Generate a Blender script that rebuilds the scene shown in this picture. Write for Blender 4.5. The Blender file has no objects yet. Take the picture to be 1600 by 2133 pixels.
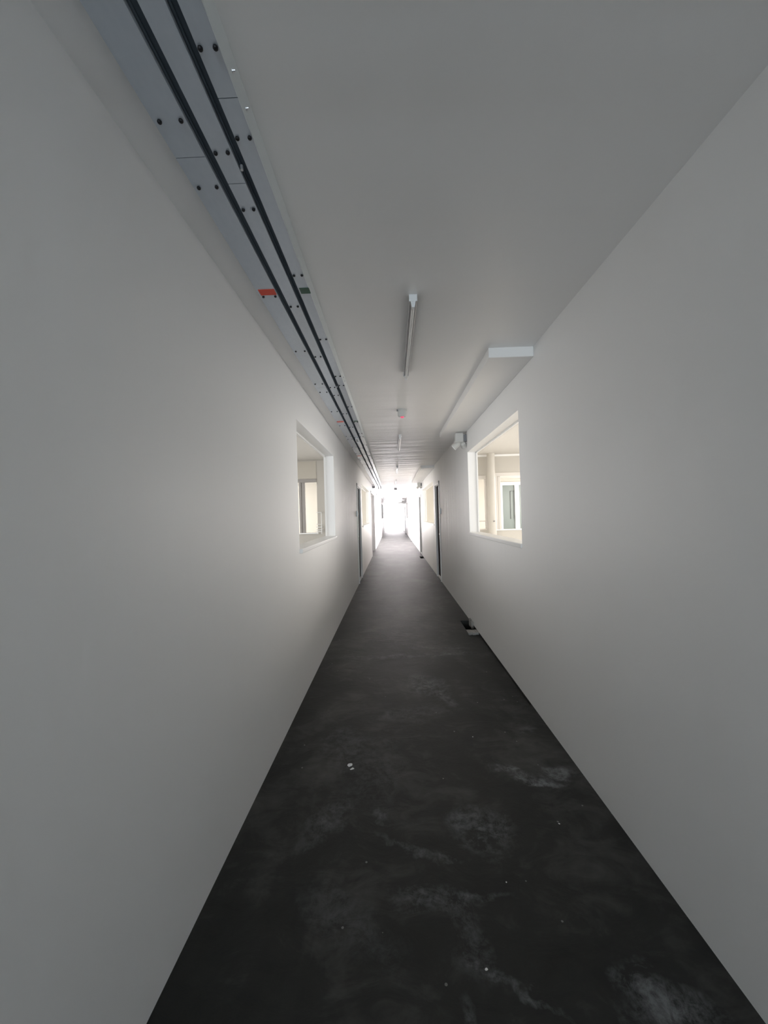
import bpy, bmesh, math, random
from mathutils import Vector, Matrix
random.seed(4)
S = bpy.context.scene
C = S.collection
PI = math.pi

# ------------------------------------------------------------------ camera
XL, XR, ZC = -0.7526, 1.0015, 2.584          # corridor: left wall, right wall, ceiling
yaw, pitch, roll, F = 0.02180645, 0.00755842, 0.02810437, 820.0
fw = Vector((-math.sin(yaw)*math.cos(pitch), math.cos(yaw)*math.cos(pitch), math.sin(pitch)))
rt = Vector((math.cos(yaw), math.sin(yaw), 0))
up = rt.cross(fw)
rt2 = rt*math.cos(roll) - up*math.sin(roll)
up2 = up*math.cos(roll) + rt*math.sin(roll)
cd = bpy.data.cameras.new('camera'); cam = bpy.data.objects.new('camera', cd); C.objects.link(cam)
M = Matrix((rt2, up2, -fw)).transposed().to_4x4(); M.translation = (0, 0, 1.45)
cam.matrix_world = M
cd.sensor_fit = 'HORIZONTAL'; cd.sensor_width = 36.0; cd.lens = F*36.0/1600.0
cd.clip_start = 0.02; cd.clip_end = 500
S.camera = cam

# ------------------------------------------------------------------ view / world / light
S.view_settings.view_transform = 'Standard'
S.view_settings.look = 'None'
S.view_settings.gamma = 1.0
S.view_settings.use_curve_mapping = False
S.view_settings.exposure = 0.12
S.cycles.max_bounces = 16
S.cycles.diffuse_bounces = 10
S.cycles.glossy_bounces = 4
S.cycles.caustics_reflective = False
S.cycles.sample_clamp_indirect = 8.0
w = bpy.data.worlds.new('overcast_sky'); S.world = w; w.use_nodes = True
wb = w.node_tree.nodes['Background']
wb.inputs[0].default_value = (0.95, 0.97, 1.0, 1); wb.inputs[1].default_value = 2.2

def daylight(name, loc, target, sx, sy, power, col):
    l = bpy.data.lights.new(name, 'AREA'); l.shape = 'RECTANGLE'; l.size = sx; l.size_y = sy
    l.energy = power; l.color = col
    o = bpy.data.objects.new(name, l); C.objects.link(o); o.location = loc
    d = Vector(target) - Vector(loc)
    o.rotation_euler = d.to_track_quat('-Z', 'Y').to_euler()
    return o
COOL, WARM, PINK = (0.77, 0.89, 0.98), (1.0, 0.93, 0.84), (1.0, 0.93, 0.955)
NEUTRAL = (1.0, 0.97, 0.93)
# daylight through the openings of the building
daylight('daylight_behind', (0.12, -10.2, 1.4), (0.12, 0, 1.4), 3.0, 2.6, 720, COOL)
daylight('daylight_far_end', (0.12, 40.5, 1.9), (0.12, 30, 1.5), 5.0, 3.6, 800, PINK)
daylight('daylight_room_right', (4.1, 4.3, 2.1), (1.6, 4.3, 0.6), 6.6, 2.2, 190, WARM)
daylight('daylight_room_left', (-3.9, 4.3, 2.1), (-1.4, 4.3, 0.6), 6.6, 2.2, 72, NEUTRAL)
daylight('daylight_next_room_right', (5.3, 10.8, 1.9), (2.2, 10.8, 0.2), 5.2, 2.0, 275, WARM)
daylight('daylight_next_room_left', (-5.1, 10.8, 1.9), (-2.2, 10.8, 0.2), 5.2, 2.0, 250, NEUTRAL)
daylight('daylight_link_left', (-2.4, 20.6, 1.3), (0.2, 20.6, 2.0), 7.0, 2.6, 1450, PINK)
daylight('daylight_link_right', (2.7, 20.8, 1.3), (0.0, 20.8, 2.0), 7.0, 2.6, 1450, PINK)

# ------------------------------------------------------------------ materials
def mat(name, col, rough=0.6, metal=0.0, spec=0.5):
    m = bpy.data.materials.new(name); m.use_nodes = True
    b = m.node_tree.nodes['Principled BSDF']
    b.inputs['Base Color'].default_value = (*col, 1)
    b.inputs['Roughness'].default_value = rough
    b.inputs['Metallic'].default_value = metal
    b.inputs['Specular IOR Level'].default_value = spec
    return m
class NT:
    def __init__(s, m): s.t = m.node_tree; s.b = s.t.nodes['Principled BSDF']; s.tc = s.t.nodes.new('ShaderNodeTexCoord')
    def n(s, k, **kw):
        x = s.t.nodes.new(k)
        for a, v in kw.items(): setattr(x, a, v)
        return x
    def l(s, a, b): s.t.links.new(a, b)
    def mapped(s, scale, loc=(0, 0, 0)):
        mp = s.n('ShaderNodeMapping'); s.l(s.tc.outputs['Object'], mp.inputs['Vector'])
        mp.inputs['Scale'].default_value = scale; mp.inputs['Location'].default_value = loc
        return mp.outputs['Vector']
    def noise(s, vec, scale, detail=4, rough=0.55, dist=0.0):
        x = s.n('ShaderNodeTexNoise'); s.l(vec, x.inputs['Vector'])
        x.inputs['Scale'].default_value = scale; x.inputs['Detail'].default_value = detail
        x.inputs['Roughness'].default_value = rough; x.inputs['Distortion'].default_value = dist
        return x.outputs['Fac']
    def math(s, op, a, b=None, c=None, clamp=False):
        x = s.n('ShaderNodeMath', operation=op, use_clamp=clamp)
        for i, v in enumerate((a, b, c)):
            if v is None: continue
            if isinstance(v, (int, float)): x.inputs[i].default_value = v
            else: s.l(v, x.inputs[i])
        return x.outputs[0]
    def ramp(s, fac, stops):
        r = s.n('ShaderNodeValToRGB'); s.l(fac, r.inputs[0])
        e = r.color_ramp.elements
        while len(e) < len(stops): e.new(0.5)
        for i, (p, c) in enumerate(stops): e[i].position = p; e[i].color = (*c, 1) if len(c) == 3 else c
        return r.outputs['Color']
    def mix(s, fac, a, b):
        x = s.n('ShaderNodeMix', data_type='RGBA')
        if isinstance(fac, (int, float)): x.inputs['Factor'].default_value = fac
        else: s.l(fac, x.inputs['Factor'])
        for k, v in ((6, a), (7, b)):
            if isinstance(v, tuple): x.inputs[k].default_value = (*v, 1)
            else: s.l(v, x.inputs[k])
        return x.outputs[2]
    def bump(s, h, strength, dist):
        x = s.n('ShaderNodeBump'); s.l(h, x.inputs['Height'])
        x.inputs['Strength'].default_value = strength; x.inputs['Distance'].default_value = dist
        s.l(x.outputs['Normal'], s.b.inputs['Normal']); return x

def wall_paint(name, col, rough, stretch, streak=0.35, far=0.0):
    m = mat(name, col, rough, 0, 0.35); t = NT(m)
    a = t.noise(t.mapped(stretch), 1.0, 3, 0.5)
    b = t.noise(t.mapped((1, 1, 1)), 38.0, 2, 0.5)
    if far:                                  # the plaster is more uneven beyond the first bays
        sp = t.n('ShaderNodeSeparateXYZ'); t.l(t.tc.outputs['Object'], sp.inputs[0])
        g = t.math('MULTIPLY', t.math('SUBTRACT', sp.outputs['Y'], 5.2), 0.4, clamp=True)
        k2 = t.noise(t.mapped(tuple(q*1.9 for q in stretch), (4, 1, 2)), 1.0, 4, 0.6)
        a = t.math('ADD', a, t.math('MULTIPLY', t.math('MULTIPLY', k2, g), far))
    h = t.math('ADD', t.math('MULTIPLY', a, 1.0), t.math('MULTIPLY', b, 0.05))
    t.bump(h, streak, 0.02)
    k = t.noise(t.mapped((0.6, 0.6, 0.6)), 1.3, 3, 0.5)
    d = tuple(c*0.96 for c in col)
    t.l(t.mix(k, d, col), t.b.inputs['Base Color'])
    return m
M_wall = wall_paint('white_wall_paint', (0.90, 0.893, 0.883), 0.46, (3.0, 2.6, 0.35), 0.35, 3.0)
M_ceil = wall_paint('ceiling_paint', (0.90, 0.89, 0.88), 0.38, (0.35, 2.3, 1.0), 0.5, 4.5)
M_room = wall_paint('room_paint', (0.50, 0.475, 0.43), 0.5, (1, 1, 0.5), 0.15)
M_white = mat('white_gloss_paint', (0.82, 0.82, 0.81), 0.35)
M_plastic = mat('white_plastic', (0.80, 0.81, 0.82), 0.35)
M_frame = mat('pale_window_frame', (0.62, 0.59, 0.55), 0.4)
M_grey_frame = mat('grey_window_frame', (0.33, 0.31, 0.29), 0.45)
M_door = mat('dark_door_leaf', (0.045, 0.037, 0.04), 0.8, 0, 0.05)
M_slot_shade = mat('dark_slot_shade', (0.10, 0.125, 0.15), 0.7, 0.0, 0.15)  # shade in the gaps between trunkings, put into a dark colour
M_galv = mat('galvanised_steel', (0.46, 0.50, 0.56), 0.26, 0.22)
t = NT(M_galv)
v = t.n('ShaderNodeTexVoronoi'); t.l(t.mapped((1, 0.5, 1)), v.inputs['Vector']); v.inputs['Scale'].default_value = 60
ng = t.noise(t.mapped((6, 1.2, 6)), 1.2, 3)
t.l(t.mix(t.math('ADD', t.math('MULTIPLY', v.outputs['Distance'], 0.25), t.math('MULTIPLY', ng, 0.7)), (0.48, 0.53, 0.60), (0.60, 0.65, 0.71)), t.b.inputs['Base Color'])
M_screw = mat('black_screw', (0.012, 0.012, 0.014), 0.5, 0.3)
M_bolt = mat('bright_bolt', (0.62, 0.62, 0.63), 0.42, 0.8)
M_red = mat('red_plate', (0.72, 0.055, 0.02), 0.45)
M_green = mat('green_plate', (0.012, 0.075, 0.045), 0.45)
M_alu = mat('aluminium', (0.55, 0.55, 0.56), 0.28, 0.85)
M_lip = mat('pale_lip', (0.74, 0.77, 0.77), 0.45)
M_offwhite = mat('grey_plastic', (0.56, 0.56, 0.545), 0.45)
M_tube = mat('glass_tube', (0.78, 0.78, 0.77), 0.12)
M_grey = mat('grey_metal', (0.22, 0.22, 0.23), 0.5, 0.3)
M_led = mat('red_indicator', (0.75, 0.08, 0.16), 0.3)
lb = M_led.node_tree.nodes['Principled BSDF']
lb.inputs['Emission Color'].default_value = (1.0, 0.16, 0.28, 1); lb.inputs['Emission Strength'].default_value = 0.45
M_crumb = mat('plaster_crumb', (0.72, 0.71, 0.69), 0.85)
M_rough_plaster = mat('rough_plaster', (0.30, 0.29, 0.275), 0.9)
M_pit = mat('dark_pit', (0.03, 0.027, 0.026), 0.95)
M_pale_glass = mat('pale_green_glass', (0.13, 0.155, 0.145), 0.3)
M_ground = mat('pale_paving', (0.55, 0.54, 0.53), 0.8)

# concrete floor: mottled, with scattered chalky smears at fixed places
def concrete():
    m = mat('dark_concrete', (0.05, 0.05, 0.05), 0.5, 0, 0.27); t = NT(m)
    big = t.noise(t.mapped((1, 0.8, 1)), 1.7, 5, 0.62, 0.6)
    mid = t.noise(t.mapped((1.0, 1.6, 1), (3, 7, 0)), 5.0, 6, 0.65, 0.8)
    fine = t.noise(t.mapped((1, 1, 1)), 60.0, 4, 0.7)
    f = t.math('ADD', t.math('MULTIPLY', big, 0.6), t.math('MULTIPLY', mid, 0.4))
    base = t.ramp(f, [(0.32, (0.009, 0.010, 0.009)), (0.50, (0.023, 0.0235, 0.022)), (0.66, (0.075, 0.074, 0.070))])
    sp = t.n('ShaderNodeSeparateXYZ'); t.l(t.tc.outputs['Object'], sp.inputs[0])
    w1 = t.noise(t.mapped((1, 1, 1), (11, 4, 0)), 6.0, 4, 0.6); w2 = t.noise(t.mapped((1, 1, 1), (2, 17, 0)), 6.0, 4, 0.6)
    X = t.math('ADD', sp.outputs['X'], t.math('MULTIPLY_ADD', w1, 0.20, -0.10)); Y = t.math('ADD', sp.outputs['Y'], t.math('MULTIPLY_ADD', w2, 0.24, -0.12))
    rag = t.noise(t.mapped((1, 1, 1), (1, 2, 3)), 9.0, 6, 0.72, 1.0)
    grit = t.noise(t.mapped((1, 1, 1), (5, 2, 3)), 34.0, 5, 0.75, 0.5)
    total = None
    smears = [  # x, y, radius x, radius y, angle (deg), strength
        (0.62, 2.215, .10, .035, -25, .75), (0.74, 2.13, .10, .03, -18, .95), (0.86, 2.20, .07, .05, 20, .85),
        (0.37, 1.82, .12, .11, 0, .55), (0.11, 1.50, .14, .035, -6, .40), (0.29, 1.505, .10, .016, 6, .32),
        (-0.36, 1.86, .06, .13, -25, .35), (0.76, 1.18, .10, .07, -25, .75), (0.24, 3.36, .13, .16, 20, .55),
        (0.37, 3.12, .05, .13, 20, .40), (0.34, 1.21, .13, .012, -38, .45), (0.10, 4.05, .55, .05, 3, .40),
        (0.45, 4.28, .28, .03, -6, .35), (0.62, 4.12, .10, .10, 0, .30), (0.02, 1.72, .13, .018, -30, .40),
        (0.16, 1.68, .07, .014, -25, .42), (-0.08, 1.90, .03, .04, 0, .45), (0.22, 1.36, .04, .10, 15, .30),
        (-0.35, 2.5, .12, .2, 10, .22), (0.85, 2.62, .05, .06, 0, .35), (0.12, 2.9, .3, .1, 12, .18),
        (0.18, 1.10, .02, .08, 0, .35), (-0.15, 2.25, .16, .26, 0, .16), (-0.2, 1.42, .2, .06, -35, .2)]
    for (x, y, rx, ry, a, k) in smears:
        ca, sa = math.cos(math.radians(a)), math.sin(math.radians(a))
        dx = t.math('SUBTRACT', X, x); dy = t.math('SUBTRACT', Y, y)
        u = t.math('MULTIPLY_ADD', dx, ca/rx, t.math('MULTIPLY', dy, sa/rx))
        q = t.math('MULTIPLY_ADD', dy, ca/ry, t.math('MULTIPLY', dx, -sa/ry))
        r = t.math('ADD', t.math('MULTIPLY', u, u), t.math('MULTIPLY', q, q))
        e = t.math('MULTIPLY', t.math('SUBTRACT', 1.0, t.math('MULTIPLY', r, 0.45), clamp=True), k)
        total = e if total is None else t.math('ADD', total, e)
    h = t.math('MULTIPLY_ADD', rag, 0.6, t.math('MULTIPLY', grit, 0.4))
    brk = t.math('MULTIPLY', t.math('SUBTRACT', h, 0.44), 6.0, clamp=True)
    total = t.math('MULTIPLY', total, brk, clamp=True)
    col = t.mix(t.math('MULTIPLY', total, 0.9), base, (0.27, 0.28, 0.29))
    spk = t.n('ShaderNodeTexVoronoi'); t.l(t.mapped((1, 1, 1)), spk.inputs['Vector']); spk.inputs['Scale'].default_value = 9.0
    dot = t.math('LESS_THAN', spk.outputs['Distance'], 0.045)
    dot = t.math('MULTIPLY', dot, t.math('GREATER_THAN', big, 0.47))
    col = t.mix(t.math('MULTIPLY', dot, 0.55), col, (0.33, 0.33, 0.32))
    t.l(col, t.b.inputs['Base Color'])
    rr = t.math('MULTIPLY_ADD', mid, 0.22, 0.44)
    t.l(t.math('ADD', rr, t.math('MULTIPLY', total, 0.2)), t.b.inputs['Roughness'])
    t.bump(t.math('ADD', t.math('MULTIPLY', mid, 1.0), t.math('MULTIPLY', fine, 0.15)), 0.30, 0.012)
    return m
M_floor = concrete()

# ------------------------------------------------------------------ helpers
class B:
    def __init__(s): s.bm = bmesh.new()
    def box(s, a, b, bev=0.0):
        x0, y0, z0 = a; x1, y1, z1 = b
        t = bmesh.new()
        bmesh.ops.create_cube(t, size=1.0)
        for v in t.verts: v.co = ((x0+x1)/2+v.co.x*(x1-x0), (y0+y1)/2+v.co.y*(y1-y0), (z0+z1)/2+v.co.z*(z1-z0))
        if bev > 0: bmesh.ops.bevel(t, geom=t.edges[:], offset=bev, segments=2, affect='EDGES', profile=0.5)
        s._add(t); return s
    def _add(s, t):
        me = bpy.data.meshes.new('tmp'); t.to_mesh(me); t.free(); s.bm.from_mesh(me); bpy.data.meshes.remove(me)
    def cyl(s, p, q, r, r2=None, n=20, cap=True):
        p, q = Vector(p), Vector(q); d = q-p
        t = bmesh.new()
        bmesh.ops.create_cone(t, cap_ends=cap, segments=n, radius1=r, radius2=r if r2 is None else r2, depth=d.length)
        rot = d.to_track_quat('Z', 'Y').to_matrix().to_4x4(); rot.translation = (p+q)/2
        bmesh.ops.transform(t, matrix=rot, verts=t.verts[:]); s._add(t); return s
    def lathe(s, c, prof, n=28):
        """profile of (radius, z) turned about the vertical axis through c"""
        rings = []
        for (r, z) in prof:
            rings.append([s.bm.verts.new((c[0]+r*math.cos(2*PI*i/n), c[1]+r*math.sin(2*PI*i/n), c[2]+z)) for i in range(n)])
        for k in range(len(rings)-1):
            for i in range(n):
                s.bm.faces.new((rings[k][i], rings[k][(i+1) % n], rings[k+1][(i+1) % n], rings[k+1][i]))
        s.bm.faces.new(rings[0][::-1]); s.bm.faces.new(rings[-1]); return s
    def tube(s, pts, r, n=12):
        for a, b in zip(pts, pts[1:]): s.cyl(a, b, r, n=n)
        return s
    def build(s, name, m, parent=None, smooth=False, kind=None):
        bmesh.ops.recalc_face_normals(s.bm, faces=s.bm.faces[:])
        me = bpy.data.meshes.new(name); s.bm.to_mesh(me); s.bm.free()
        me.materials.append(m)
        if smooth:
            for p in me.polygons: p.use_smooth = True
            try: me.set_sharp_from_angle(angle=math.radians(35))
            except Exception: pass
        o = bpy.data.objects.new(name, me); C.objects.link(o)
        if parent is not None: o.parent = parent; o.matrix_parent_inverse = parent.matrix_world.inverted()
        if kind: o['kind'] = kind
        return o
def cells(axis_ranges, holes):
    """solid block cut on a grid: holes are (range, range, range) boxes; returns a mesh builder with outer faces only"""
    cuts = []
    for i in range(3):
        c = set(axis_ranges[i])
        for h in holes:
            for v in h[i]:
                if axis_ranges[i][0] < v < axis_ranges[i][1]: c.add(v)
        cuts.append(sorted(c))
    n = [len(c)-1 for c in cuts]
    def solid(i, j, k):
        if not (0 <= i < n[0] and 0 <= j < n[1] and 0 <= k < n[2]): return False
        p = [(cuts[a][q]+cuts[a][q+1])/2 for a, q in enumerate((i, j, k))]
        return not any(all(h[a][0] < p[a] < h[a][1] for a in range(3)) for h in holes)
    b = B(); vs = {}
    def V(i, j, k):
        if (i, j, k) not in vs: vs[(i, j, k)] = b.bm.verts.new((cuts[0][i], cuts[1][j], cuts[2][k]))
        return vs[(i, j, k)]
    for i in range(n[0]):
        for j in range(n[1]):
            for k in range(n[2]):
                if not solid(i, j, k): continue
                for d, q in (((-1, 0, 0), ((0,0,0),(0,0,1),(0,1,1),(0,1,0))), ((1, 0, 0), ((1,0,0),(1,1,0),(1,1,1),(1,0,1))),
                             ((0, -1, 0), ((0,0,0),(1,0,0),(1,0,1),(0,0,1))), ((0, 1, 0), ((0,1,0),(0,1,1),(1,1,1),(1,1,0))),
                             ((0, 0, -1), ((0,0,0),(0,1,0),(1,1,0),(1,0,0))), ((0, 0, 1), ((0,0,1),(1,0,1),(1,1,1),(0,1,1)))):
                    if solid(i+d[0], j+d[1], k+d[2]): continue
                    b.bm.faces.new([V(i+x, j+y, k+z) for x, y, z in q])
    return b
def struct(b, name, m, parent=None):
    return b.build(name, m, parent, kind='structure')
def thing(name, loc, label, cat, group=None):
    o = bpy.data.objects.new(name, None); C.objects.link(o); o.location = loc
    o.empty_display_size = 0.05
    o['label'] = label; o['category'] = cat
    if group: o['group'] = group
    bpy.context.view_layer.update()
    return o
def tag(o, label, cat, group=None):
    o['label'] = label; o['category'] = cat
    if group: o['group'] = group
    return o
def dup(root, dloc, label, group=None):
    r = root.copy(); C.objects.link(r); r.location = Vector(root.location)+Vector(dloc)
    r['label'] = label
    if group: r['group'] = group
    for ch in list(root.children):
        c = ch.copy(); C.objects.link(c); c.parent = r
        c.matrix_parent_inverse = ch.matrix_parent_inverse.copy()
        for g in list(ch.children):
            d = g.copy(); C.objects.link(d); d.parent = c
            d.matrix_parent_inverse = g.matrix_parent_inverse.copy()
    return r

# ------------------------------------------------------------------ the shell
T = 0.13                                     # wall thickness
Y0, Y1 = -9.0, 37.4
WZ = (1.172, 2.24)                           # the row of openings
big = (-99, 99)
# floor: pits and a sunken strip along the right wall
floor_cuts = [((0.862, XR), (2.972, 4.772), (-0.026, 1)), ((0.868, XR), (4.925, 5.33), (-0.22, 1)),
              ((0.875, XR), (12.85, 13.45), (-0.2, 1)), ((0.885, XR), (28.6, 29.4), (-0.2, 1)),
              ((0.885, XR), (34.0, 34.8), (-0.2, 1)), ((0.90, XR), (17.2, 20.9), (-0.012, 1)),
              ((0.868, XR), (4.772, 4.925), (-0.03, 1))]
struct(cells(((-5.0, 5.2), (-9.3, 38.0), (-0.35, 0.0)), floor_cuts), 'floor', M_floor)
struct(cells(((-5.0, 5.2), (-9.3, 37.6), (ZC, ZC+0.15)), []), 'ceiling', M_ceil)
lh = [(big, (3.14, 5.12), WZ), (big, (8.42, 9.19), (-1, 2.085)), (big, (9.74, 13.2), WZ), (big, (13.85, 16.1), (-1, 2.255)),
      (big, (17.1, 20.2), (0.85, 2.35)), (big, (20.7, 24.2), (0.85, 2.35)), (big, (27.0, 31.2), WZ), (big, (32.2, 33.1), (-1, 2.085))]
rh = [(big, (3.09, 5.165), WZ), (big, (8.41, 9.12), (-1, 2.085)), (big, (9.59, 13.1), WZ), (big, (13.85, 14.62), (-1, 2.085)),
      (big, (17.6, 20.0), (0.85, 2.35)), (big, (20.7, 24.2), (0.85, 2.35)), (big, (25.9, 28.6), WZ), (big, (31.0, 31.9), (-1, 2.085))]
struct(cells(((XL-T, XL), (Y0, Y1), (0, ZC)), lh), 'wall_left', M_wall)
struct(cells(((XR, XR+T), (Y0, Y1), (0, ZC)), rh), 'wall_right', M_wall)
struct(cells(((-5.0, 5.2), (Y0-0.15, Y0), (0, ZC)), [((XL+0.08, XR-0.08), big, (-1, 2.3))]), 'wall_back', M_wall)
struct(cells(((-5.0, 5.2), (Y1, Y1+0.15), (0, ZC)), [((XL, XR), big, (-1, 2.48))]), 'wall_front', M_wall)

# rooms beside the corridor
xr0, xr1, xl0, xl1 = XR+T, 4.8, XL-T, -4.6
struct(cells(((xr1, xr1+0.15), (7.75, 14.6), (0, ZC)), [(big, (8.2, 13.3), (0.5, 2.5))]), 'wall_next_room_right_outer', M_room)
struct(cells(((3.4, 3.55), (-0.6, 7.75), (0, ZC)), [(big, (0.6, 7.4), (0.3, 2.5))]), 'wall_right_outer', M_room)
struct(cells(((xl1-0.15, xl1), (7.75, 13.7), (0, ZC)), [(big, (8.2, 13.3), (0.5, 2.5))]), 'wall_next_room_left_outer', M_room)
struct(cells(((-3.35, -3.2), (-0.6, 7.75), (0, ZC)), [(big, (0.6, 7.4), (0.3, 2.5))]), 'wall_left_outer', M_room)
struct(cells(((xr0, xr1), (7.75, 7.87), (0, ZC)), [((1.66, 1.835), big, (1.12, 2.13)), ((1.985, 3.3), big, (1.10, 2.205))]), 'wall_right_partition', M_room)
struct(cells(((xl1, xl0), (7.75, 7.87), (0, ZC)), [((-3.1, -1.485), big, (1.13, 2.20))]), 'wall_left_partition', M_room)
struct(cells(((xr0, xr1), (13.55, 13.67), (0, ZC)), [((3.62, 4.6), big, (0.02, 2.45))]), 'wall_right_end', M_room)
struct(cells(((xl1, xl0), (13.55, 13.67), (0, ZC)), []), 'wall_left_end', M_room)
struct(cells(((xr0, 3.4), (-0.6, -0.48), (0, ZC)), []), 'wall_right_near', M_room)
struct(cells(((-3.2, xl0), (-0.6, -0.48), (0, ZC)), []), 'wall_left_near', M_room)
M_bounce_floor = mat('pale_bounce_floor', (0.82, 0.80, 0.76), 0.4)  # for unseen pale floors added to bounce light up to the corridor ceiling
struct(B().box((xr0, -0.48, 0.0), (3.4, 7.75, 0.012)), 'floor_bounce_right', M_bounce_floor)
struct(B().box((-3.2, -0.48, 0.0), (xl0, 7.75, 0.012)), 'floor_bounce_left', mat('grey_bounce_floor', (0.40, 0.39, 0.37), 0.5))  # unseen floor layer, greyed to bounce less light onto the left soffit
struct(B().box((xr0, 7.87, 0.0), (xr1, 13.55, 0.012)), 'floor_bounce_next_right', M_bounce_floor)
struct(B().box((xl1, 7.87, 0.0), (xl0, 13.55, 0.012)), 'floor_bounce_next_left', M_bounce_floor)
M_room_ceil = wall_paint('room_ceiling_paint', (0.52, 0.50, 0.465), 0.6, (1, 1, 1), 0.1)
for nm, a, b, y0, y1 in (('right', xr0, 3.4, -0.48, 7.735), ('left', -3.2, xl0, -0.48, 7.742), ('next_right', xr0, xr1, 7.87, 13.55), ('next_left', xl1, xl0, 7.87, 13.55)):
    struct(B().box((a, y0, ZC-0.012), (b, y1, ZC)), 'ceiling_room_' + nm, M_room_ceil)
# lobby behind the wide left opening, rooms of the second building
struct(cells(((xl0-1.2, xl0-1.1), (13.67, 16.6), (0, ZC)), []), 'wall_lobby', M_wall)
struct(cells(((xl0-1.1, xl0), (16.5, 16.6), (0, ZC)), []), 'wall_lobby_end', M_wall)
for x0, x1, nm in ((xl0-1.6, xl0, 'left'), (xr0, xr0+1.6, 'right')):
    hole = ((x0+0.1, x1+0.2) if nm == 'left' else (x0-0.2, x1-0.1), (25.0, 37.0), (-1, 9))
    light_slot = (big, (26.0, 31.5), (1.7, 2.3))  # unseen slot cut in to let sky light reach the far window jambs
    struct(cells(((x0, x1), (24.9, 37.1), (0, ZC)), [hole, light_slot]), 'wall_' + nm + '_far_rooms', M_room)

# outside ground beyond both ends
struct(B().box((-30, 38.0, -0.4), (30, 70, -0.1)), 'ground_outside', M_ground)
struct(B().box((-30, -40, -0.3), (30, -9.3, -0.1)), 'ground_behind', M_ground)

# dropped boxing along the top of the right wall
n = 0
for y0, y1 in ((2.725, 5.56), (9.22, 13.55), (17.5, 21.4)):
    n += 1
    struct(B().box((0.693, y0, 2.514), (XR, y1, ZC), 0.004), 'trim_%d' % n, M_wall)
# pale lines where wall meets ceiling
struct(B().box((XR-0.006, 5.56, ZC-0.008), (XR, 9.2, ZC)), 'trim_4', M_white)
struct(B().box((xr0, 7.735, 2.535), (3.4, 7.75, ZC-0.012)), 'trim_5', M_white)

# window openings: boards, heads, sills
def opening(name, side, y0, y1, z0, z1, sill=True):
    x = XL if side < 0 else XR
    root = bpy.data.objects.new(name, None); C.objects.link(root); root.location = (x, (y0+y1)/2, z0); root['kind'] = 'structure'
    bpy.context.view_layer.update()
    inn, out = x+side*T, x-side*(0.026 if side < 0 else 0.012)
    if sill:
        a, b = sorted((inn+side*0.01, out))
        B().box((a, y0, z0-0.012), (b, y1, z0+0.024), 0.006).build('window_sill', M_white, root)
    a, b = sorted((inn-side*0.022, inn-side*0.004))
    f = B()
    f.box((a, y0, z1-0.016), (b, y1, z1)); f.box((a, y0, z0), (b, y0+0.016, z1)); f.box((a, y1-0.016, z0), (b, y1, z1))
    f.build('window_frame', M_white, root)
    return root
opening('window_1', -1, 3.14, 5.12, *WZ)
opening('window_2', 1, 3.09, 5.165, *WZ)
opening('window_3', -1, 9.74, 13.2, *WZ)
opening('window_4', 1, 9.59, 13.1, *WZ)
opening('window_5', -1, 17.1, 20.2, 0.85, 2.35)
opening('window_6', -1, 20.7, 24.2, 0.85, 2.35)
opening('window_7', 1, 17.6, 20.0, 0.85, 2.35)
opening('window_8', 1, 20.7, 24.2, 0.85, 2.35)
opening('window_9', -1, 27.0, 31.2, *WZ)
opening('window_10', 1, 25.9, 28.6, *WZ)

# doors with white frames and dark leaves
def door(name, side, y0, y1, z1):
    x = XL if side < 0 else XR
    root = bpy.data.objects.new(name, None); C.objects.link(root); root.location = (x, (y0+y1)/2, 0); root['kind'] = 'structure'
    bpy.context.view_layer.update()
    o, i = x-side*0.016, x+side*T
    f = B()
    for a, b in ((y0-0.055, y0), (y1, y1+0.055)):
        p, q = sorted((o, x)); f.box((p, a, 0), (q, b, z1+0.06), 0.003)
    p, q = sorted((o, x)); f.box((p, y0-0.055, z1), (q, y1+0.055, z1+0.06), 0.003)
    for a, b in ((y0, y0+0.02), (y1-0.02, y1)):
        p, q = sorted((x, i)); f.box((p, a, 0), (q, b, z1))
    p, q = sorted((x, i)); f.box((p, y0, z1-0.02), (q, y1, z1))
    f.build('door_frame', M_white, root)
    p, q = sorted((x+side*0.028, x+side*0.068))
    lf = B().box((p, y0+0.022, 0.045), (q, y1-0.022, z1-0.022), 0.002).build('door_leaf', M_door, root)
    p, q = sorted((x+side*0.002, i)); B().box((p, y0, 0), (q, y1, 0.035), 0.004).build('threshold', M_white, root)
    h = B(); hx = x+side*0.02
    h.cyl((x+side*0.03, y0+0.09, 1.0), (x+side*0.004, y0+0.09, 1.0), 0.009); h.cyl((x+side*0.004, y0+0.085, 1.0), (x+side*0.004, y0+0.19, 1.0), 0.008)
    h.build('door_handle', M_alu, lf, True)
    return root
door('door_1', -1, 8.42, 9.19, 2.085)
door('door_2', 1, 8.41, 9.12, 2.085)
door('door_3', 1, 13.85, 14.62, 2.085)
door('door_4', -1, 32.2, 33.1, 2.085)
door('door_5', 1, 31.0, 31.9, 2.085)
# frame round the wide left opening
f = B()
f.box((XL, 13.79, 0), (XL+0.016, 13.85, 2.315), 0.003); f.box((XL, 16.1, 0), (XL+0.016, 16.16, 2.315), 0.003); f.box((XL, 13.79, 2.255), (XL+0.016, 16.16, 2.315), 0.003)
struct(f, 'trim_6', M_white)

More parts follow.
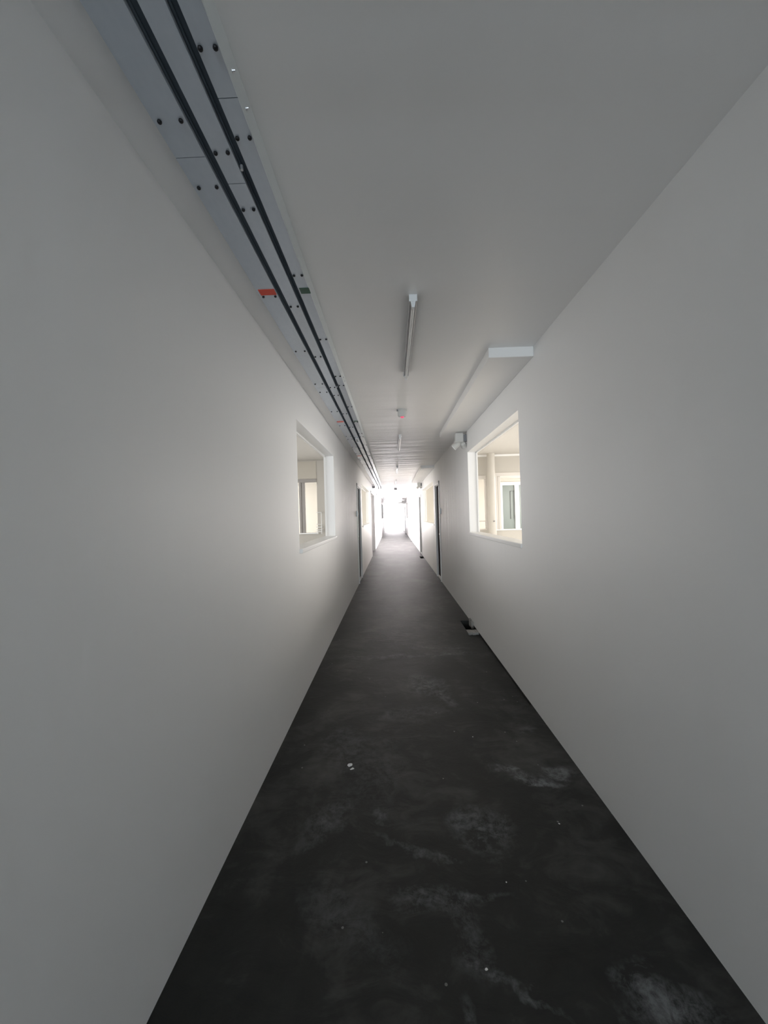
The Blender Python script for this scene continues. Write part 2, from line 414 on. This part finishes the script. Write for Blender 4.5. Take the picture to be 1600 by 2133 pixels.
# windows of the partitions inside the two rooms
r = bpy.data.objects.new('window_11', None); C.objects.link(r); r.location = (1.75, 7.75, 1.12); r['kind'] = 'structure'
bpy.context.view_layer.update()
f = B(); f.box((1.66, 7.735, 2.10), (1.835, 7.80, 2.165)); f.box((1.66, 7.735, 1.10), (1.835, 7.80, 1.125)); f.box((1.66, 7.76, 1.265), (1.835, 7.79, 1.285))
f.build('window_frame', M_frame, r)
r = bpy.data.objects.new('window_12', None); C.objects.link(r); r.location = (3.2, 7.75, 1.1); r['kind'] = 'structure'
bpy.context.view_layer.update()
f = B()
f.box((1.985, 7.735, 2.145), (3.3, 7.80, 2.215), 0.004); f.box((2.012, 7.74, 1.10), (2.067, 7.80, 2.145), 0.004); f.box((2.073, 7.75, 1.10), (2.127, 7.80, 2.145), 0.004)
f.box((3.24, 7.745, 1.10), (3.3, 7.80, 2.145))
f.build('window_frame', M_frame, r)
B().box((1.985, 7.725, 1.085), (3.3, 7.87, 1.105), 0.003).build('window_sill', M_white, r)
r = bpy.data.objects.new('window_13', None); C.objects.link(r); r.location = (-2.6, 7.75, 1.13); r['kind'] = 'structure'
bpy.context.view_layer.update()
f = B()
f.box((-3.1, 7.735, 2.134), (-1.485, 7.80, 2.205), 0.004); f.box((-1.84, 7.74, 1.14), (-1.795, 7.80, 2.134), 0.004); f.box((-1.79, 7.75, 1.14), (-1.725, 7.80, 2.134), 0.004)
f.box((-3.1, 7.745, 1.14), (-3.04, 7.80, 2.134))
f.build('window_frame', M_grey_frame, r)
B().box((-3.1, 7.725, 1.115), (-1.47, 7.87, 1.14), 0.003).build('window_sill', M_white, r)
# beige panel above the left partition window
struct(B().box((-3.1, 7.742, 2.205), (-1.487, 7.75, 2.55)), 'trim_7', mat('beige_panel', (0.50, 0.465, 0.40), 0.6))
# glazed door at the end of the next room on the right
r = bpy.data.objects.new('door_6', None); C.objects.link(r); r.location = (4.1, 13.55, 0); r['kind'] = 'structure'
bpy.context.view_layer.update()
f = B()
f.box((3.62, 13.5, 0), (3.76, 13.6, 2.35)); f.box((4.18, 13.5, 0), (4.32, 13.6, 2.35)); f.box((3.62, 13.5, 2.35), (4.6, 13.6, 2.45)); f.box((4.56, 13.5, 0), (4.6, 13.6, 2.35))
f.build('door_frame', M_white, r)
for a, b in ((3.76, 4.18), (4.32, 4.56)):
    B().box((a, 13.55, 0.05), (b, 13.565, 2.35)).build('glass_panel', M_pale_glass, r)
g = B(); g.box((4.03, 13.53, 1.2), (4.05, 13.555, 2.15)); g.box((4.14, 13.53, 1.2), (4.16, 13.555, 2.15)); g.box((4.03, 13.53, 2.13), (4.16, 13.555, 2.15))
g.build('glazing_bar', mat('grey_green_frame', (0.09, 0.10, 0.10), 0.4), r)

# round column in the right room
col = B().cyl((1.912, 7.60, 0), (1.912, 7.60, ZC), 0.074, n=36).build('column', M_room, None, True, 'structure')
kb = B().cyl((1.925, 7.53, 1.275), (1.925, 7.505, 1.275), 0.012).build('column_knob', M_grey, col, True)

# rough plaster left where the floor pit meets the wall
f = B()
for k in range(7):
    x = 0.868+0.019*k
    f.box((x, 4.775+random.uniform(0, 0.02), -0.03), (x+0.021, 4.92-random.uniform(0, 0.015), random.uniform(-0.004, 0.003)), 0.002)
for k in range(10):
    y = 5.10+0.02*k; hh = random.uniform(0.015, 0.045)
    f.box((XR-random.uniform(0.012, 0.03), y, -0.05), (XR, y+0.022, hh), 0.004)
struct(f, 'trim_8', M_rough_plaster)

# ------------------------------------------------------------------ ceiling trunking
ZB = 2.539
def trunking(x0, x1, y0, y1, joint, label, plate, screws_at, lip=False, seams=2.153):
    t = thing('cable_trunking', ((x0+x1)/2, (y0+y1)/2, ZC), label, 'cable trunking', 'cable trunkings along the ceiling')
    b = B()
    b.box((x0, y0, ZB+0.002), (x0+0.002, y1, ZC)); b.box((x1-0.002, y0, ZB+0.002), (x1, y1, ZC)); b.box((x0, y0, ZC-0.003), (x1, y1, ZC))
    b.box((x0, y1-0.003, ZB), (x1, y1, ZC))
    b.build('body', M_galv, t)
    if lip:
        b = B(); bm = b.bm
        P = [(x1+0.0015, ZB-0.001), (x1+0.003, ZB-0.001), (x1+0.0125, ZC-0.004), (x1+0.0125, ZC), (x1+0.0015, ZC)]
        ra = [bm.verts.new((x, y0, z)) for x, z in P]; rb = [bm.verts.new((x, y1, z)) for x, z in P]
        for i in range(5): bm.faces.new((ra[i], ra[(i+1) % 5], rb[(i+1) % 5], rb[i]))
        bm.faces.new(ra[::-1]); bm.faces.new(rb)
        o = b.build('side_lip', M_lip, t); o['label'] = 'pale sloping side lip'
    edges = [y0]; j = joint
    while j < y0+0.1: j += seams
    while j < y1-0.3: edges.append(j); j += seams
    edges.append(y1)
    for a, e in zip(edges, edges[1:]):
        B().box((x0-0.0015, a+0.0012, ZB), (x1+0.0015, e-0.0012, ZB+0.0025)).build('cover', M_galv, t)
    sc = None
    k = 0
    pitch_ = seams/3.0
    j = joint-seams
    while j < min(y1, 10.5):
        for q in (0.106, 0.106+0.6453, 0.106+2*0.6453, 0.106+3*0.6453):
            y = j+q
            if y < 0.5 or y > min(y1, 9.5): continue
            for x in screws_at:
                if sc is None:
                    bb = B(); bb.lathe((0, 0, 0), [(0.0025, 0.0), (0.006, -0.0008), (0.0062, -0.004), (0.0045, -0.0065), (0.0015, -0.0075)], 12)
                    sc = bb.build('screw', M_screw, None, True); o = sc
                else:
                    o = sc.copy(); C.objects.link(o)
                o.location = (x, y, ZB); o.parent = t; o.matrix_parent_inverse = t.matrix_world.inverted()
        j += seams
    if plate:
        m, xa, xb, nm = plate
        for ya in (1.853, 4.495, 7.14):
            p = B().box((xa, ya, ZB-0.0022), (xb, ya+0.046, ZB)).build('label_plate', m, t); p['label'] = nm
    return t
t1 = trunking(-0.620, -0.533, -8.9, 15.25, 1.1615, 'widest galvanised ceiling trunking, nearest the left wall, with red plates', (M_red, -0.611, -0.534, 'blank red label plate'), (-0.604, -0.545))
t2 = trunking(-0.502, -0.448, -8.9, 15.35, 1.2605, 'middle galvanised ceiling trunking between the two dark strips, without coloured plates', None, (-0.495, -0.4585))
t3 = trunking(-0.419, -0.371, -8.9, 36.8, 1.0015, 'narrow galvanised ceiling trunking on the lamp side, with dark green plates', (M_green, -0.414, -0.3675, 'blank dark green label plate'), (-0.413, -0.3775), True)
# bright bolts on the trunking edges
for par, pts in ((t3, ((-0.3705, 0.955, 2.556), (-0.3705, 1.045, 2.556), (-0.3705, 3.12, 2.556), (-0.3705, 3.21, 2.556))),):
    for p in pts:
        B().cyl(p, (p[0]+0.010, p[1], p[2]), 0.0055, 0.004, 10).cyl((p[0]+0.010, p[1], p[2]), (p[0]+0.014, p[1], p[2]), 0.003, 0.002, 8).build('bolt', M_bolt, par, True)
for x0, x1, lab in ((-0.5310, -0.5040, 'long dark strip painted for the shade in the slot nearer the left wall, between ceiling trunkings'),
                    (-0.4460, -0.4210, 'long dark strip painted for the shade in the slot nearer the lamps, between ceiling trunkings')):
    r = thing('slot_shade_strip', ((x0+x1)/2, 5.6, ZC), lab, 'shade strip', 'dark strips painted for the shade between the trunkings')
    B().box((x0+0.0005, -8.9, 2.558), (x1-0.0005, 15.3, ZC)).build('shade_strip', M_slot_shade, r)  # dark filler strip added for the shade inside the empty gap
    b = B(); b.box((x0+0.0005, -8.9, 2.552), (x0+0.006, 15.3, 2.558)); b.build('shade_strip_edge', M_slot_shade, r)
    if x0 > -0.5:
        for y in (1.211, 3.311):
            B().cyl((x0+0.006, y, 2.552), (x0+0.006, y, 2.538), 0.0055, 0.0045, 10).build('bolt', M_bolt, r, True)
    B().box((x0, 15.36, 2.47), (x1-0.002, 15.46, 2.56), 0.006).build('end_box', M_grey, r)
# thin conduits running on past the trunking
for i, (x, lab) in enumerate(((-0.565, 'thin pale conduit on the far ceiling, nearer the left wall'), (-0.475, 'thin pale conduit on the far ceiling, beside the green-plated trunking'))):
    tag(B().cyl((x, 15.47, 2.565), (x, 37.2, 2.565), 0.0125, n=12).build('conduit', M_grey, None, True), lab, 'conduit', 'conduits along the far ceiling')
# shiny joint bracket across the slot
b = thing('pipe_bracket', (-0.475, 5.6, ZB), 'small shiny bracket hanging under the middle ceiling trunking', 'bracket')
B().box((-0.498, 5.50, 2.532), (-0.452, 5.56, 2.539), 0.001).build('plate', M_alu, b)
f = B(); f.box((-0.495, 5.56, 2.512), (-0.489, 5.74, 2.538)); f.box((-0.461, 5.56, 2.516), (-0.455, 5.72, 2.538)); f.box((-0.495, 5.70, 2.510), (-0.455, 5.72, 2.516))
f.build('clip', M_bolt, b)

# ------------------------------------------------------------------ ceiling lamps
def lamp(label):
    L = 1.10
    t = thing('batten_light', (0, 0, 0), label, 'ceiling light', 'unlit tube lights along the ceiling')
    B().box((-0.019, 0, -0.034), (0.019, L, 0), 0.002).build('housing', M_alu, t)
    B().box((-0.0215, -0.006, -0.036), (0.0215, 0.004, 0.0), 0.002).build('end_cap', M_plastic, t)
    B().box((-0.0215, L-0.004, -0.036), (0.0215, L+0.006, 0.0), 0.002).build('end_cap', M_plastic, t)
    for y, s in ((0.0, 1), (L, -1)):
        b = B(); bm = b.bm
        top = [bm.verts.new((x, y+s*dy, -0.036)) for x, dy in ((-0.013, -0.003), (0.013, -0.003), (0.013, 0.02), (-0.013, 0.02))]
        bot = [bm.verts.new((x, y+s*dy, -0.066)) for x, dy in ((-0.007, -0.003), (0.007, -0.003), (0.007, 0.02), (-0.007, 0.02))]
        bm.faces.new(top); bm.faces.new(bot[::-1])
        for i in range(4): bm.faces.new((top[i], top[(i+1) % 4], bot[(i+1) % 4], bot[i]))
        b.build('tube_holder', M_plastic, t)
    B().cyl((0, 0.018, -0.054), (0, L-0.018, -0.054), 0.009, n=18).build('fluorescent_tube', M_tube, t, True)
    return t
lx = 0.137
lamp_labels = ['nearest unlit tube light on the ceiling, above the dark floor', 'second unlit tube light on the ceiling, just beyond the smoke detector',
               'third unlit tube light from the camera on the rippled ceiling', 'fourth unlit tube light from the camera on the ceiling, before the dark hanging box',
               'unlit tube light just past the dark hanging box, in the brightest stretch', 'unlit tube light near the end of the brightest ceiling stretch',
               'second farthest unlit tube light on the ceiling', 'farthest unlit tube light before the bright end']
L0 = lamp(lamp_labels[0]); L0.location = (lx, 2.03, ZC)
for i, y in enumerate((5.58, 9.13, 12.75, 16.3, 19.9, 26.6, 30.2)):
    dup(L0, (0, y-2.03, 0), lamp_labels[i+1])
def detector(label):
    t = thing('smoke_detector', (0, 0, 0), label, 'smoke detector', 'smoke detectors on the ceiling')
    B().lathe((0, 0, 0), [(0.052, 0), (0.052, -0.012), (0.047, -0.014), (0.046, -0.066), (0.040, -0.078), (0.022, -0.080)], 32).build('body', M_offwhite, t, True)
    B().lathe((0, 0, 0), [(0.021, -0.079), (0.019, -0.086), (0.010, -0.092), (0.002, -0.094)], 20).build('indicator', M_led, t, True)
    B().box((-0.058, -0.02, -0.02), (-0.045, 0.0, 0), 0.002).build('cable_clip', M_grey, t)
    return t
D0 = detector('white smoke detector with red tip between the two nearest tube lights'); D0.location = (0.133, 4.25, ZC)
dup(D0, (0, 18.5, 0), 'far smoke detector on the brightest stretch of ceiling')
# dark box hanging under the ceiling, back of an exit sign
e = thing('exit_sign', (0.145, 15.7, ZC), 'small dark hanging sign box seen from behind, under the far ceiling', 'exit sign')
B().box((0.085, 15.69, 2.43), (0.205, 15.72, 2.52), 0.003).build('sign_box', M_grey, e)
for x in (0.115, 0.175): B().cyl((x, 15.705, 2.52), (x, 15.705, ZC), 0.004, n=8).build('hanger', M_alu, e)

# ------------------------------------------------------------------ emergency lights on the right wall
def emergency(label, side=1):
    t = thing('emergency_light', (0, 0, 0), label, 'emergency light', 'twin-head emergency lights')
    s = side
    a, b = sorted((-s*0.155, -s*0.045)); B().box((a, -0.055, -0.125), (b, 0.035, 0.0), 0.012).build('battery_box', M_offwhite, t)
    a, b = sorted((-s*0.046, 0.0)); B().box((a, -0.03, -0.115), (b, 0.01, -0.02), 0.003).build('wall_bracket', M_grey, t)
    for (cx, dx, dy, dz) in ((-0.118, -0.046, 0.016, -0.038), (-0.050, 0.020, 0.034, -0.022)):
        c = Vector((s*cx, -0.01, -0.145)); d = Vector((s*dx, dy, dz))
        h = B().cyl(c - d*0.35, c + d, 0.036, 0.043, 22).cyl(c - d*0.75, c - d*0.35, 0.016, 0.036, 22).build('lamp_head', M_offwhite, t, True)
        B().cyl(c + d*0.98, c + d*1.18, 0.042, 0.037, 22).build('lens', M_white, h, True)
    return t
E0 = emergency('nearest white twin-head emergency light, above the right window'); E0.location = (XR, 5.22, 2.50)
dup(E0, (0, 7.93, 0), 'white twin-head emergency light beyond the second right-hand boxing')
dup(E0, (0, 15.2, 0), 'farthest white emergency light high on the bright right wall')
E1 = emergency('white emergency light high on the far left wall past the wide opening', -1); E1.location = (XL, 18.6, 2.50)
# small junction box at the end of the trunking, beside the left wall
tag(B().box((XL, 15.02, 2.49), (XL+0.10, 15.14, 2.57), 0.006).build('junction_box', M_grey, None), 'grey junction box on the left wall below the trunking ends', 'junction box')
tag(B().box((XL, 18.4, 1.93), (XL+0.05, 18.52, 2.05), 0.005).build('alarm_bell', M_grey, None), 'small dark box on the bright left wall past the wide opening', 'wall box')
# sign that projects from the right wall far away
s = thing('projecting_sign', (XR, 30.2, 2.4), 'grey bracketed sign projecting from the far right wall near the bright end', 'sign')
B().box((0.45, 30.19, 2.34), (0.98, 30.21, 2.40), 0.003).build('sign_panel', M_white, s)
B().box((0.72, 30.0, 2.28), (XR, 30.18, 2.50), 0.02).build('bracket', M_white, s)

# switches beside the doors
def switch(label, side):
    t = thing('light_switch', (0, 0, 0), label, 'light switch', 'surface light switches beside the doors')
    a, b = sorted((0, -side*0.034)); B().box((a, -0.036, -0.056), (b, 0.036, 0.056), 0.004).build('box', M_plastic, t)
    a, b = sorted((-side*0.033, -side*0.040)); B().box((a, -0.018, -0.03), (b, 0.018, 0.03), 0.002).build('rocker', M_white, t)
    return t
s1 = switch('white surface light switch beside the first door on the left', -1); s1.location = (XL, 8.16, 1.493)
s2 = switch('white surface light switch beside the first door on the right', 1); s2.location = (XR, 8.16, 1.493)

# thin shelf rack seen through the left window
rk = thing('wall_shelf', (-1.40, 7.6, 1.15), 'white shelf rack in the left room, seen through the near window', 'shelf')
for z in (1.165, 1.20, 1.25, 1.305, 1.535):
    B().box((-1.482, 7.52, z-0.005), (-1.372, 7.75, z+0.005), 0.002).build('shelf_board', M_white, rk)
B().box((-1.375, 7.52, 1.12), (-1.365, 7.53, 1.54)).build('post', M_white, rk)

# ------------------------------------------------------------------ crumbs of plaster on the floor
def crumb(x, y, r, sx, label):
    bm = bmesh.new(); bmesh.ops.create_icosphere(bm, subdivisions=2, radius=r)
    for v in bm.verts:
        k = random.uniform(0.55, 1.2)
        v.co = Vector((v.co.x*sx*k, v.co.y*k*0.75, max(v.co.z*0.35*k, -r*0.22)))
    b = B(); b.bm.free(); b.bm = bm
    o = b.build('plaster_crumb', M_crumb, None); o.location = (x, y, r*0.22)
    o.rotation_euler = (0, 0, random.uniform(-0.8, 0.8))
    tag(o, label, 'plaster crumb', 'plaster crumbs on the floor')
crumb(-0.290, 2.290, 0.017, 1.0, 'largest white plaster crumb on the floor, left of the middle')
crumb(-0.272, 2.262, 0.009, 1.5, 'white plaster crumb touching the largest one on the floor')
crumb(0.256, 1.265, 0.0048, 1.1, 'nearest small white crumb, in the dark foreground floor')
crumb(0.404, 1.560, 0.0040, 0.7, 'thin white fleck on the floor to the right, below the round chalk patch')
crumb(0.477, 2.566, 0.0045, 1.0, 'tiny white fleck on the floor, above the long chalk smear')
crumb(0.729, 1.847, 0.0045, 1.0, 'tiny white fleck on the floor close to the right wall')
